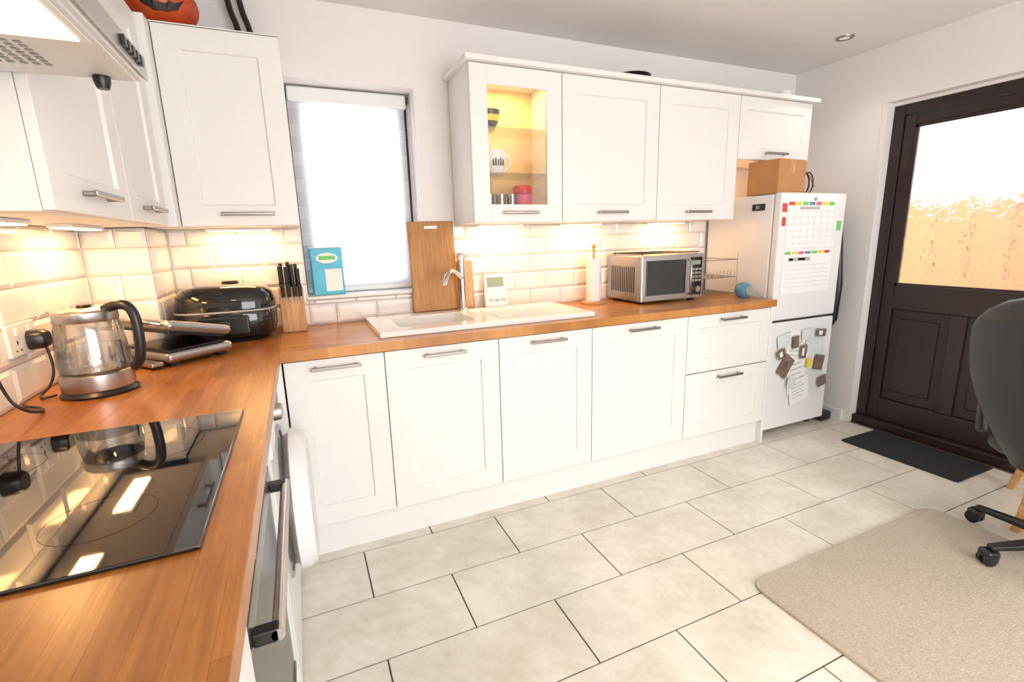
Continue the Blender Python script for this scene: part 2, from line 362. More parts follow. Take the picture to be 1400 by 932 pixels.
for i in range(2): lathe('knob',[(0,.012),(.016,.012),(.019,0)],'nickel',e,T(.592,-1.42-.34*i,.815)@RY(90),24)
e=empty('base_cabinet',(.3,-2.2,0))
box('carcass',(.03,-2.55,.15),(.578,-1.892,.866),'cabp',e)
shaker('door',FR('+x',(.579,-2.55,.15)),.655,.715,e); handle(FR('+x',(.579,-2.55,.15)),.33,.68,e)
box('baseboard_plinth_left',(.50,-2.55,0),(.518,-1.27,.148),'cabp')
boxes('base_filler_panel',[((.575,-1.29,0),(.597,-1.25,.866)),((.575,-.645,0),(.597,-.603,.866)),((.575,-.603,.15),(.62,-.583,.866))],'cabp')

# worktop
bm=bmesh.new(); H0,H1=.870,.910
def wt(a,b,mi): addbox(bm,(a[0],a[1],H0),(b[0],b[1],H1),mi)
sx0,sx1,sy0,sy1=1.075,1.50,-.475,-.125
wt((.62,-.62),(sx0,-.002),0); wt((sx1,-.62),(3.296,-.002),0); wt((sx0,-.62),(sx1,sy0),0); wt((sx0,sy1),(sx1,-.002),0)
fin('worktop',bm,['oakx'])
box('worktop',(.002,-2.58,H0),(.6195,-.002,H1),'oaky',None,.002)

# hob
e=empty('ceramic_hob',(.3,-1.59,.91))
box('glass',(.045,-1.888,.9105),(.560,-1.290,.917),'hob',e,.002)
M['hobmark']=pmat('hob_marking',(.010,.010,.010),.08)
def ring(name,c,r,mat,par_,z=.9173,w_=.0012):
    bm=bmesh.new(); n=64
    A=[bm.verts.new((c[0]+r*math.cos(2*math.pi*i/n),c[1]+r*math.sin(2*math.pi*i/n),z)) for i in range(n)]
    B=[bm.verts.new((c[0]+(r-w_)*math.cos(2*math.pi*i/n),c[1]+(r-w_)*math.sin(2*math.pi*i/n),z)) for i in range(n)]
    for i in range(n): bm.faces.new((A[i],A[(i+1)%n],B[(i+1)%n],B[i]))
    fin(name,bm,mat,par_)
for c,r in(((.17,-1.45),.07),((.17,-1.74),.09),((.41,-1.45),.09),((.41,-1.74),.07)): ring('zone_ring',c,r,'hobmark',e)

# ---------------------------------------------------------------- wall cabinets
ZB,ZT,UY=1.385,2.097,-.308
ub=[1.522,2.008,2.619,3.218,3.846]
for i in range(4):
    a,bx=ub[i],ub[i+1]; zb=ZB if i<3 else 1.74
    e=empty('wall_cabinet',((a+bx)/2,-.15,zb))
    x0,x1=a+.001,bx-.001; bm=bmesh.new()
    addbox(bm,(x0,UY,zb),(x0+.018,-.012,ZT)); addbox(bm,(x1-.018,UY,zb),(x1,-.012,ZT)); addbox(bm,(x0+.018,UY,zb),(x1-.018,-.012,zb+.018)); addbox(bm,(x0+.018,UY,ZT-.018),(x1-.018,-.012,ZT))
    fin('carcass',bm,'cabp',e)
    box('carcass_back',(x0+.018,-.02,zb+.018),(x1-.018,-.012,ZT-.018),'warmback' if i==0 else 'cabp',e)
    X=FR('-y',(a,UY-.001,zb))
    shaker('door',X,bx-a,ZT-zb,e,glass=(i==0),fw=.087 if i<3 else .075)
    handle(X,(bx-a)/2,.047 if i<3 else .04,e)
    if i==0:
        for z in(1.62,1.83): box('glass_shelf',(x0+.02,-.29,z),(x1-.02,-.025,z+.006),'glass',e)
    if i==0: cab0=e
    if i==3: cab3=e
e=empty('trim_cornice')
bm=bmesh.new(); addbox(bm,(1.497,-.362,2.098),(3.875,-.003,2.122)); fin('cornice_right',bm,'cabp',e,bevel=.004)
box('cornice_corner',(.20,-.332,2.0975),(.75,-.003,2.101),'cabp',e,.001)
# corner cabinet facing camera
e=empty('wall_cabinet',(.5,-.15,1.4))
box('carcass',(.21,UY,ZB),(.745,-.012,ZT),'cabp',e)
X=FR('-y',(.328,UY-.001,ZB)); shaker('door',X,.417,ZT-ZB,e,fw=.08); handle(X,.235,.047,e)
box('corner_post',(.282,-.395,ZB),(.326,-.31,ZT),'cabp',e)
# left wall cabinets
for (y0,y1,hy) in((-1.337,-.832,.24),(-.830,-.397,.21)):
    e=empty('wall_cabinet',(.15,(y0+y1)/2,1.4))
    box('carcass',(.012,y0,ZB),(.278,y1,ZT),'cabp',e,.001)
    X=FR('+x',(.279,y0,ZB)); shaker('door',X,y1-y0,ZT-ZB,e,fw=.08); handle(X,hy,.047,e)
e=empty('wall_cabinet',(.15,-1.64,1.75))
box('carcass',(.012,-1.938,1.715),(.278,-1.339,ZT),'cabp',e)
X=FR('+x',(.279,-1.938,1.715)); shaker('door',X,.599,ZT-1.715,e,fw=.075); handle(X,.3,.045,e)
e=empty('wall_cabinet',(.15,-2.2,1.4))
box('carcass',(.012,-2.5,ZB),(.278,-1.945,ZT),'cabp',e)
X=FR('+x',(.279,-2.5,ZB)); shaker('door',X,.555,ZT-ZB,e); handle(X,.27,.047,e)
# hood
e=empty('cooker_hood',(.25,-1.64,1.65)); hood=e
bm=bmesh.new()
pr=[(.012,1.632),(.478,1.632),(.484,1.645),(.484,1.672),(.44,1.685),(.30,1.712),(.012,1.712)]
A=[bm.verts.new((x,-1.94,z)) for x,z in pr]; B=[bm.verts.new((x,-1.342,z)) for x,z in pr]
bm.faces.new(A); bm.faces.new(B[::-1])
for i in range(len(pr)): bm.faces.new((A[i],A[(i+1)%len(pr)],B[(i+1)%len(pr)],B[i]))
fin('body',bm,'whitep',e)
box('front_strip',(.4842,-1.94,1.634),(.488,-1.342,1.676),'steel',e,.001)
boxes('underside_panel',[((.02,-1.93,1.628),(.47,-1.352,1.632))],'whitep',e,.001)
bm=bmesh.new()
for i in range(9):
    for j in range(7):
        addbox(bm,(.22+.017*i,-1.53+.018*j,1.6265),(.229+.017*i,-1.53+.018*j+.009,1.6279))
    for j in range(12):
        addbox(bm,(.08+.017*i,-1.85+.018*j,1.6265),(.089+.017*i,-1.85+.018*j+.009,1.6279))
fin('filter_holes',bm,'nickel',e)
box('lamp_surround',(.345,-1.72,1.6255),(.462,-1.555,1.6279),'paper',e,.001)
box('lamp_lens',(.357,-1.708,1.623),(.450,-1.567,1.6255),'lamph',e,.002)
lathe('control_knob',[(0,-.022),(.010,-.022),(.014,-.01),(.014,0)],'black',e,T(.42,-1.37,1.628),20)
boxes('slide_switches',[((.488,-1.50+.025*i,1.647),(.494,-1.485+.025*i,1.664)) for i in range(5)],'black',e,.001)

# ---------------------------------------------------------------- lights under cabinets
def area(name,loc,sx,sy,pw,col,rot=(0,0,0)):
    l=bpy.data.lights.new(name,'AREA'); l.shape='RECTANGLE'; l.size=sx; l.size_y=sy; l.energy=pw; l.color=col
    o=bpy.data.objects.new(name,l); o.location=loc; o.rotation_euler=rot; scene.collection.objects.link(o); return o
warm=(1,.54,.20)
for (x,y,hor) in((1.75,-.09,1),(2.27,-.09,1),(2.90,-.09,1),(.50,-.09,1),(.10,-1.12,0),(.10,-.62,0)):
    e=empty('under_cabinet_light',(x,y,1.38)); L_=.26
    a=(x-(L_/2 if hor else .03),y-(.03 if hor else L_/2)); b=(x+(L_/2 if hor else .03),y+(.03 if hor else L_/2))
    box('housing',(a[0],a[1],1.374),(b[0],b[1],1.3845),'whitep',e,.002)
    box('diffuser',(a[0]+.006,a[1]+.006,1.3715),(b[0]-.006,b[1]-.006,1.374),'lampw',e)
    o=area('lamp',(x,y,1.369),.24 if hor else .05,.05 if hor else .24,1.6,warm); par(o,e)
o=area('lamp',(.403,-1.637,1.62),.09,.09,.9,(1,.72,.42)); par(o,hood)
o=area('lamp',(1.765,-.16,2.07),.3,.1,2.4,(1,.66,.28)); par(o,cab0)
o=area('lamp',(3.42,-.2,1.735),.1,.1,1.0,warm); par(o,cab3)

# ---------------------------------------------------------------- sink
e=empty('ceramic_sink',(1.5,-.3,.91))
bm=bmesh.new(); addbox(bm,(1.005,-.545,.9105),(2.07,-.07,.934)); o=fin('rim_and_drainer',bm,'ceramic',e)
bm=bmesh.new(); addbox(bm,(1.085,-.465,.73),(1.49,-.135,.912)); ob=fin('bowl',bm,'ceramic',e)
def cutter(a,b,bv):
    o=box('cut',a,b,'ceramic',None,bv,seg=4); return o
cs=[cutter((1.105,-.445,.75),(1.47,-.155,1.1),.03),cutter((1.53,-.49,.924),(2.02,-.125,1.0),.012)]
for t in(o,ob):
    for c in cs:
        md=t.modifiers.new('b','BOOLEAN'); md.operation='DIFFERENCE'; md.object=c; md.solver='EXACT'
md=o.modifiers.new('bv','BEVEL'); md.width=.007; md.segments=3; md.limit_method='ANGLE'; md.angle_limit=math.radians(50)
bpy.context.view_layer.update(); dg=bpy.context.evaluated_depsgraph_get()
for t in(o,ob):
    me=bpy.data.meshes.new_from_object(t.evaluated_get(dg)); t.modifiers.clear(); t.data=me
for c in cs: bpy.data.objects.remove(c)
boxes('drainer_ridges',[((1.60,-.45+.042*i,.9235),(1.99,-.438+.042*i,.930)) for i in range(8)],'ceramic',e,.003)
lathe('waste',[(0,.004),(.03,.004),(.038,0)],'chrome',e,T(1.29,-.3,.7505),28)
e=empty('mixer_tap',(1.53,-.1,.93)); c=(1.515,-.105)
lathe('base',[(0,0),(.030,0),(.030,.008),(.024,.014),(.0,.014)],'chrome',e,T(c[0],c[1],.934))
tube('column',[(c[0],c[1],.945),(c[0],c[1],1.225)],.0195,'chrome',e)
tube('spout',[(c[0],c[1],1.10),(c[0]-.06,c[1]-.065,1.155),(c[0]-.12,c[1]-.125,1.145),(c[0]-.13,c[1]-.135,1.085)],.014,'chrome',e,smooth=True)
tube('lever',[(c[0],c[1],1.225),(c[0]+.10,c[1]-.01,1.235)],.006,'chrome',e)
lathe('cap',[(0,.012),(.018,.01),(.021,0),(.021,-.03)],'chrome',e,T(c[0],c[1],1.23))

# chopping boards
e=empty('chopping_board',(1.37,-.06,.93)); X=T(1.26,-.062,.936)@RX_(-6)
bm=bmesh.new(); addbox(bm,(0,-.0,0),(.25,.02,.475)); fin('panel',bm,'board',e,X,bevel=.006)
box('hanging_slot',(.09,-.001,.435),(.16,.0005,.45),'paper',e,.0003,X=X)
e=empty('small_chopping_board',(1.58,-.04,.93)); X=T(1.515,-.050,.936)@RX_(-5)
box('panel',(0,0,0),(.09,.014,.26),'beech',e,.006,X=X)
e=empty('digital_thermostat_display',(1.72,-.07,.94)); X=T(1.655,-.088,.935)@RX_(-10)
box('case',(0,0,0),(.135,.022,.185),'whitep',e,.008,X=X,seg=3)
box('screen',(.018,-.001,.11),(.117,.001,.165),'lcd',e,X=X)
boxes('buttons',[((.02+.037*i,-.003,.03),(.045+.037*i,0,.045)) for i in range(3)],'ink',e,.001,X=X)

# paper towel
e=empty('paper_towel_holder',(2.33,-.13,.91))
lathe('base',[(0,0),(.07,0),(.07,.01),(.065,.014),(0,.014)],'beech',e,T(2.33,-.13,.911))
tube('pole',[(2.33,-.13,.92),(2.33,-.13,1.24)],.008,'beech',e)
lathe('knob',[(0,0),(.012,.005),(.015,.015),(.01,.026),(0,.03)],'beech',e,T(2.33,-.13,1.235),20)
lathe('paper_roll',[(.018,0),(.042,0),(.042,.25),(.018,.25)],'paper',e,T(2.33,-.13,.926),32)
# microwave
e=empty('microwave_oven',(2.72,-.2,.92)); x0,x1,y0,y1,z0,z1=2.50,2.96,-.36,-.03,.925,1.19
box('casing',(x0,y0+.02,z0),(x1,y1,z1),'steel',e,.006)
box('front_fascia',(x0,y0-.005,z0),(x1,y0+.0195,z1),'steel',e,.005)
box('door_window_surround',(x0+.03,y0-.009,z0+.035),(x0+.32,y0-.005,z1-.03),'blackg',e,.002)
box('control_panel',(x0+.355,y0-.008,z0+.02),(x1-.015,y0-.005,z1-.02),'blackg',e,.001)
box('display',(x0+.37,y0-.0095,z1-.065),(x1-.03,y0-.008,z1-.04),'lcd',e)
boxes('buttons',[((x0+.368+.026*i,y0-.010,z0+.10+.022*j),(x0+.388+.026*i,y0-.008,z0+.114+.022*j)) for i in range(3) for j in range(4)],'steel',e,.001)
lathe('dial',[(0,.018),(.018,.018),(.021,0)],'steel',e,T(x0+.405,y0-.008,z0+.055)@RX_(90),28)
tube('door_handle',[(x0+.338,y0-.005,z0+.03),(x0+.338,y0-.033,z0+.045),(x0+.338,y0-.033,z1-.045),(x0+.338,y0-.005,z1-.03)],.007,'steel',e)
boxes('feet',[((x,y,.9105),(x+.03,y+.03,.925)) for x in(x0+.03,x1-.06) for y in(y0+.03,y1-.06)],'black',e)
boxes('vents',[((x0-.001,-.30+.018*i,z0+.05),(x0+.001,-.292+.018*i,z0+.2)) for i in range(13)],'black',e)
e=empty('wire_trivet',(2.7,-.2,1.19))
P=[[(2.52,-.34,1.20),(2.94,-.34,1.20),(2.94,-.06,1.20),(2.52,-.06,1.20),(2.52,-.34,1.20)]]+[[(2.52+.06*i,-.34,1.20),(2.52+.06*i,-.06,1.20)] for i in range(1,7)]
tube('wires',P,.003,'black',e)
tube('legs',[[(x,y,1.20),(x,y,1.192)] for x in(2.53,2.93) for y in(-.33,-.07)],.003,'black',e)
# dish rack
e=empty('dish_rack',(3.13,-.2,.91)); P=[]
for z in(.925,1.03,1.14):
    P.append([(2.99,-.33,z),(3.28,-.33,z),(3.28,-.05,z),(2.99,-.05,z),(2.99,-.33,z)])
for x in(2.99,3.28):
    for y in(-.33,-.05): P.append([(x,y,.912),(x,y,1.18)])
for i in range(9):
    x=3.02+.03*i
    for zz in(.925,1.03): P.append([(x,-.33,zz),(x,-.05,zz)])
    P.append([(x,-.33,1.03),(x,-.33,1.075)])
tube('wires',P,.0024,'nickel',e)
e=empty('blue_round_speaker',(3.23,-.44,.95))
lathe('body',[(0,0),(.03,0),(.046,.018),(.052,.042),(.046,.068),(.028,.086),(0,.092)],'blue',e,T(3.23,-.43,.911))
lathe('grille',[(0,.004),(.026,.002),(.03,-.002)],'lcd',e,T(3.23,-.479,.955)@RX_(90),28)

# ---------------------------------------------------------------- worktop items left
e=empty('kettle',(.163,-.896,.91)); c=(.165,-.896); X=T(c[0],c[1],0)
lathe('power_base',[(0,.911),(.088,.911),(.090,.917),(.082,.926),(0,.926)],'black',e,X)
lathe('lower_band',[(0,.928),(.083,.928),(.084,.934),(.083,.972),(.078,.975)],'steel',e,X)
lathe('glass_jug',[(.080,.975),(.083,1.0),(.080,1.05),(.074,1.10),(.070,1.118)],'kglass',e,X)
lathe('water_fill',[(0,.982),(.077,.982),(.077,1.0),(.075,1.045),(0,1.045)],'water',e,X)
lathe('rim',[(.071,1.116),(.073,1.119),(.072,1.142),(.068,1.146),(.060,1.149),(.03,1.153),(0,1.154)],'steel',e,X)
lathe('lid_knob',[(0,.010),(.014,.009),(.018,.004),(.012,0)],'black',e,T(c[0],c[1],1.152))
u=Vector((.93,-.37,0)); 
def kp(r,z): return (c[0]+u.x*r,c[1]+u.y*r,z)
tube('handle',[kp(.055,1.146),kp(.10,1.166),kp(.135,1.14),kp(.135,1.05),kp(.125,.995),kp(.105,.98)],.0135,'black',e,smooth=True)
bm=bmesh.new()
q=[(-.064,-.03,1.144),(-.064,.03,1.144),(-.108,0,1.147),(-.072,0,1.095)]
v=[bm.verts.new(p) for p in q]
for t in((0,1,2),(0,2,3),(1,3,2),(0,3,1)): bm.faces.new([v[i] for i in t])
fin('spout',bm,'steel',e,T(c[0],c[1],0)@RZ(-21),bevel=.003)
tube('level_window',[kp(.083,.99),kp(.080,1.06)],.002,'black',e)
def socket(yc,zc):
    e=empty('double_wall_socket',(.01,yc,zc)); box('plate',(.010,yc-.073,zc-.043),(.020,yc+.073,zc+.043),'whitep',e,.003)
    boxes('rockers',[((.020,yc+s*.033-.007,zc+.012),(.024,yc+s*.033+.007,zc+.032)) for s in(-1,1)],'paper',e,.001)
    boxes('pin_slots',[((.0199,yc+s*.033-.003,zc-.012),(.0205,yc+s*.033+.003,zc-.002)) for s in(-1,1)]+[((.0199,yc+s*.033+k*.011-.004,zc-.03),(.0205,yc+s*.033+k*.011+.004,zc-.026)) for s in(-1,1) for k in(-1,1)],'black',e)
    return e
socket(-.885,1.08); socket(-1.09,1.08)
e=empty('plug_and_cable',(.04,-.85,1.05))
lathe('plug_body',[(0,.038),(.02,.038),(.026,.03),(.028,0),(0,0)],'black',e,T(.0215,-.852,1.07)@RY(90),24,pw=.7)
tube('cable',[(.05,-.852,1.05),(.060,-.855,.99),(.05,-.87,.94),(.03,-.90,.917),(.05,-.935,.916),(.066,-.90,.916)],.0035,'black',e,smooth=True)
e=empty('plug_and_cable',(.04,-1.12,1.05))
lathe('plug_body',[(0,.038),(.02,.038),(.026,.03),(.028,0),(0,0)],'black',e,T(.0215,-1.123,1.07)@RY(90),24,pw=.7)
tube('cable',[(.05,-1.12,1.05),(.055,-1.11,.97),(.08,-1.10,.93),(.10,-1.07,.916),(.08,-1.02,.916),(.03,-.99,.916),(.02,-.96,.916)],.0035,'black',e,smooth=True)
# sandwich press
e=empty('sandwich_press',(.27,-.49,.91)); X=T(.275,-.49,.911)@RZ(-48)
box('base',(-.15,-.12,.012),(.15,.12,.048),'steel',e,.014,X=X,seg=3)
boxes('feet',[((x,y,0),(x+.03,y+.03,.014)) for x in(-.13,.10) for y in(-.10,.07)],'black',e,X=X)
box('lower_plate',(-.13,-.10,.046),(.13,.10,.055),'black',e,.003,X=X)
Y=X@T(0,.115,.06)@RX_(-14)
box('upper_plate',(-.13,-.215,0),(.13,-.015,.012),'black',e,.003,X=Y)
box('lid',(-.15,-.235,.010),(.15,.0,.046),'steel',e,.015,X=Y,seg=3)
tube('handle',[(-.11,-.225,.03),(-.10,-.285,.035),(.10,-.285,.035),(.11,-.225,.03)],.010,'steel',e,X=Y)
box('drip_tray',(-.13,-.16,.008),(.13,-.122,.022),'steel',e,.003,X=X)
# black air fryer / multi cooker: boxy rounded body
e=empty('air_fryer',(.42,-.2,.91)); X=T(.42,-.175,.911)
lathe('feet_ring',[(0,0),(.15,0),(.155,.012),(0,.012)],'black',e,X,sy=.8,pw=.7)
lathe('body',[(0,.010),(.15,.010),(.178,.025),(.190,.06),(.192,.12),(.188,.128)],'blackg',e,X,64,sy=.78,pw=.62)
lathe('seam',[(.186,.127),(.1925,.129),(.1925,.134),(.186,.136)],'ink',e,X,64,sy=.78,pw=.62)
lathe('lid',[(.189,.135),(.190,.160),(.182,.195),(.160,.222),(.11,.236),(0,.240)],'blackg',e,X,64,sy=.78,pw=.62)
box('drawer_front',(-.09,-.158,.035),(.09,-.143,.115),'black',e,.008,X=X,seg=3)
box('drawer_handle',(-.025,-.178,.05),(.025,-.156,.10),'black',e,.008,X=X,seg=3)
box('display_strip',(-.07,-.150,.150),(.07,-.1415,.175),'black',e,.003,X=X)
lathe('top_vent',[(0,.012),(.03,.011),(.036,0)],'black',e,X@T(.02,.02,.238),24)
# knife block
e=empty('knife_block',(.68,-.1,.91)); X=T(.625,-.175,.911)
bm=bmesh.new(); w_=.105
pr=[(0,0),(.115,0),(.135,.17),(.03,.205),(.0,.13)]
A=[bm.verts.new((0,y,z)) for y,z in pr];B=[bm.verts.new((w_,y,z)) for y,z in pr]
bm.faces.new(A);bm.faces.new(B[::-1])
for i in range(5): bm.faces.new((A[i],A[(i+1)%5],B[(i+1)%5],B[i]))
fin('block',bm,'beech',e,X,bevel=.004)
for (kx,ky,h) in((.015,.045,.115),(.04,.045,.11),(.065,.045,.12),(.09,.045,.10),(.02,.085,.125),(.05,.085,.13),(.082,.085,.12),(.02,.012,.07),(.045,.012,.07),(.07,.012,.07),(.092,.012,.07)):
    z0_=.19 if ky>.03 else .15
    Y=X@T(kx,ky,z0_)@RX_(8)
    box('knife_handle',(-.008,-.011,.012),(.008,.011,h),'black',e,.004,X=Y); box('bolster',(-.006,-.009,-.01),(.006,.009,.014),'steel',e,.002,X=Y)
# detergent box
e=empty('detergent_box',(.84,.05,1.05)); X=T(.782,.025,1.051)@RZ(6)
box('carton',(0,0,0),(.15,.055,.235),'teal',e,.003,X=X)
lathe('logo_badge',[(0,.001),(.05,.001),(.052,0)],'paper',e,X@T(.075,-.0005,.185)@RX_(90),32,sy=.5)
box('brand_bar',(.035,-.0025,.176),(.115,-.0012,.196),'green',e,X=X)
box('print_panel',(.06,-.0012,.02),(.14,.0,.13),'paper',e,.0003,X=X)
box('lid_flap',(0,.0,.235),(.15,.055,.239),'paper',e,X=X)

# cabinet contents
e=empty('dark_bowl',(1.68,-.15,1.84)); lathe('bowl',[(0,.0),(.025,0),(.03,.01),(.05,.05),(.058,.10),(.055,.10),(.045,.045),(.02,.012),(0,.01)],'black',e,T(1.68,-.16,1.837)); lathe('gold_band',[(.050,.046),(.0545,.058),(.0565,.074)],'yellow',e,T(1.68,-.16,1.837))
e=empty('ceramic_mug',(1.70,-.16,1.63)); lathe('cup',[(0,0),(.05,0),(.056,.01),(.058,.12),(.054,.12),(.05,.012),(0,.012)],'paper',e,T(1.70,-.16,1.627)); tube('handle',[(1.755,-.16,1.73),(1.79,-.165,1.72),(1.79,-.165,1.67),(1.755,-.16,1.655)],.006,'paper',e,smooth=True); boxes('lettering',[((1.672+.013*i,-.2195,1.67),(1.679+.013*i,-.2185,1.70+.006*(i%2))) for i in range(5)],'black',e)
e=empty('storage_jar',(1.86,-.15,1.41)); lathe('jar',[(0,0),(.045,0),(.047,.01),(.047,.13),(.042,.135)],'pink',e,T(1.86,-.16,1.404)); lathe('lid',[(.05,0),(.052,.03),(.045,.04),(0,.04)],'red',e,T(1.86,-.16,1.539))
for i,x in enumerate((1.60,1.665,1.73,1.79)):
    e=empty('drinking_glass',(x,-.2,1.41)); lathe('tumbler',[(0,.0),(.022,0),(.028,.13),(.026,.13),(.021,.006),(0,.006)],'kglass',e,T(x,-.17,1.404),24)

# ---------------------------------------------------------------- on top of cabinets
e=empty('pumpkin_lantern',(.33,-.2,2.12))
bm=bmesh.new(); n=72; mm=20; rings=[]
for j in range(mm+1):
    ph=-math.pi/2+math.pi*j/mm; rr=[]
    for i in range(n):
        th=2*math.pi*i/n; lob=1+.06*abs(math.cos(th*5))**.6-.03
        rr.append(bm.verts.new((.128*math.cos(ph)*math.cos(th)*lob,.115*math.cos(ph)*math.sin(th)*lob,.10*math.sin(ph)*.95)))
    rings.append(rr)
for A,B in zip(rings,rings[1:]):
    for i in range(n): bm.faces.new((A[i],A[(i+1)%n],B[(i+1)%n],B[i]))
bmesh.ops.remove_doubles(bm,verts=bm.verts,dist=1e-5)
pc=(.345,-.20,2.197)
fin('body',bm,'orange',e,T(*pc),smooth=True)
lathe('stalk',[(.02,0),(.012,.02),(.014,.045),(0,.047)],'green',e,T(pc[0],pc[1],pc[2]+.085),12)
def facepiece(nm,pts):
    bm=bmesh.new(); A=[];B=[]
    for (xx,zz) in pts:
        ys=.115*math.sqrt(max(0.02,1-(xx/.128)**2-(zz/.095)**2))
        A.append(bm.verts.new((xx,-ys-.008,zz)));B.append(bm.verts.new((xx,-ys+.02,zz)))
    bm.faces.new(A);bm.faces.new(B[::-1])
    for i in range(len(A)): bm.faces.new((A[i],A[(i+1)%len(A)],B[(i+1)%len(A)],B[i]))
    bmesh.ops.triangulate(bm,faces=bm.faces)
    fin(nm,bm,'black',e,T(*pc)@RZ(12))
facepiece('eye_1',[(-.06,.02),(-.02,.02),(-.035,.055)]); facepiece('eye_2',[(.02,.02),(.06,.02),(.035,.055)]); facepiece('nose',[(-.012,-.005),(.012,-.005),(0,.015)])
facepiece('mouth',[(-.08,.0),(-.055,-.035),(-.02,-.050),(.02,-.050),(.055,-.035),(.08,.0),(.045,-.022),(.03,-.016),(.02,-.028),(-.02,-.028),(-.03,-.016),(-.045,-.022)])
e=empty('boiler_pipes',(.6,-.1,2.2)); tube('pipe_1',[(.565,-.05,2.38),(.57,-.06,2.28),(.60,-.07,2.20),(.61,-.07,2.104)],.012,'brown',e,smooth=True); tube('pipe_2',[(.61,-.05,2.38),(.615,-.06,2.28),(.645,-.07,2.20),(.65,-.07,2.104)],.012,'brown',e,smooth=True)
e=empty('white_dish',(.53,-.2,2.10)); lathe('dish',[(0,0),(.03,0),(.045,.035),(.042,.035),(.026,.006),(0,.005)],'ceramic',e,T(.535,-.2,2.1015))
e=empty('black_dish',(2.5,-.2,2.13)); lathe('dish',[(0,0),(.06,0),(.11,.03),(.105,.03),(.055,.006),(0,.005)],'black',e,T(2.50,-.22,2.1225))
e=empty('small_white_jar',(3.7,-.25,2.13)); lathe('jar',[(0,0),(.05,0),(.055,.02),(.05,.045),(0,.05)],'whitep',e,T(3.66,-.25,2.1225))

# ---------------------------------------------------------------- fridge freezer
e=empty('fridge_freezer',(3.6,-.3,0)); x0,x1=3.318,3.902
box('cabinet_body',(x0,-.522,.03),(x1,-.03,1.52),'white',e,.008)
box('fridge_door',(x0,-.575,.768),(x1,-.526,1.526),'white',e,.012,seg=3)
box('freezer_door',(x0,-.575,.055),(x1,-.526,.757),'white',e,.012,seg=3)
boxes('feet',[((x,y,0),(x+.04,y+.04,.03)) for x in(x0+.02,x1-.06) for y in(-.50,-.09)],'black',e)
box('grip_recess',(x0+.004,-.57,.7575),(x1-.004,-.53,.7675),'nickel',e)
lathe('badge',[(0,.002),(.012,.002),(.013,0)],'nickel',e,T(3.61,-.5755,1.49)@RX_(90),20)
def note(nm,u,v,w,h,mat,ang=0,n=.0012,bars=None):
    g=empty(nm,(x0+u,-.58,v))
    X=FR('-y',(x0+u,-.5752-n,v))@RZ(ang)
    box('sheet',(-w/2,-h/2,0),(w/2,h/2,.0008),mat,g,X=X)
    if bars:
        for (a,b_,c_,d_,m_) in bars: box('print',(a*w/2,b_*h/2,.0008),(c_*w/2,d_*h/2,.0014),m_,g,X=X)
cols=['red','yellow','green','blue','pink','yellow','green']
rain=[(-.95+.27*i,.80,-.95+.27*(i+1)-.04,.95,cols[i]) for i in range(7)]
grid=[(-.95,.55-.28*i,.95,.56-.28*i,'ink') for i in range(6)]+[(-.95+.27*i,-.95,-.945+.27*i,.6,'ink') for i in range(8)]
note('wall_planner',.27,1.345,.44,.27,'paper',0,.001,rain+grid+[(-.5,.62,.3,.74,'ink')])
note('wall_planner',.27,1.06,.44,.26,'paper',0,.001,[(-.95+.27*i,.82,-.95+.27*(i+1)-.04,.95,cols[6-i]) for i in range(7)]+[(-.8,.5,.1,.68,'ink'),(-.75,.54,-.6,.64,'red'),(-.4,.54,-.1,.64,'red')]+[(-.9,.3-.2*i,.9,.31-.2*i,'ink') for i in range(6)])
note('fridge_magnet',.03,1.44,.04,.05,'red'); note('fridge_magnet',.03,1.36,.03,.05,'red'); note('fridge_magnet',.53,1.33,.04,.06,'green')
cl=[(.24,.58,.16,.20,'paper',-8),(.42,.56,.17,.20,'papert',6),(.28,.40,.20,.24,'paper',8),(.43,.36,.16,.20,'papert',-7),(.30,.29,.18,.16,'paper',12),(.12,.64,.12,.08,'papert',12),(.15,.47,.10,.14,'photo',-35),(.33,.66,.11,.07,'papert',5),(.22,.62,.06,.08,'photo',5),(.30,.55,.06,.09,'photo',-4),(.46,.46,.09,.10,'photo',-12),(.45,.66,.09,.05,'photo',-6),(.36,.47,.05,.06,'yellow',0),(.09,.56,.07,.06,'photo',20),(.50,.33,.08,.07,'photo',14),(.20,.36,.07,.07,'papert',-18)]
for i,(u_,v_,w_,h_,mt,an) in enumerate(cl): note('postcard' if mt=='photo' else 'pinned_note',u_,v_,w_,h_,mt,an,.0012+.0016*i,[(-.7,.6-.28*k,.3+.3*(k%2),.66-.28*k,'ink') for k in range(5)] if mt=='paper' else [(-.5,-.6,.2,.5,'paper')] if mt=='photo' and i%2 else None)
g=empty('side_magnet',(x0,-.4,1.45)); box('magnet',(x0-.004,-.47,1.43),(x0-.0005,-.38,1.47),'black',g,.001); box('clip',(x0-.008,-.43,1.44),(x0-.004,-.41,1.46),'nickel',g,.001)
e=empty('cardboard_box',(3.5,-.4,1.53)); X=T(3.37,-.50,1.5265)@RZ(4)
boxes('carton',[((0,0,0),(.26,.004,.195)),((0,.20,0),(.26,.204,.195)),((0,.004,0),(.004,.20,.195)),((.256,.004,0),(.26,.20,.195)),((.004,.004,0),(.256,.2,.004))],'card',e,.001,X=X)
boxes('flaps',[((0,.0,.195),(.26,.10,.198)),((0,.104,.195),(.26,.204,.198))],'card',e,X=X); box('tape',(.11,-.0008,.12),(.15,0,.196),'beech',e,X=X)
e=empty('coiled_cable',(3.75,-.4,1.53)); P=[]
for k in range(3):
    P.append([(3.74+.05*math.cos(t*.35+k),-.42+.03*math.sin(k),1.60+.065*math.sin(t*.35+k)) for t in range(19)])
tube('loops',P,.004,'black',e)
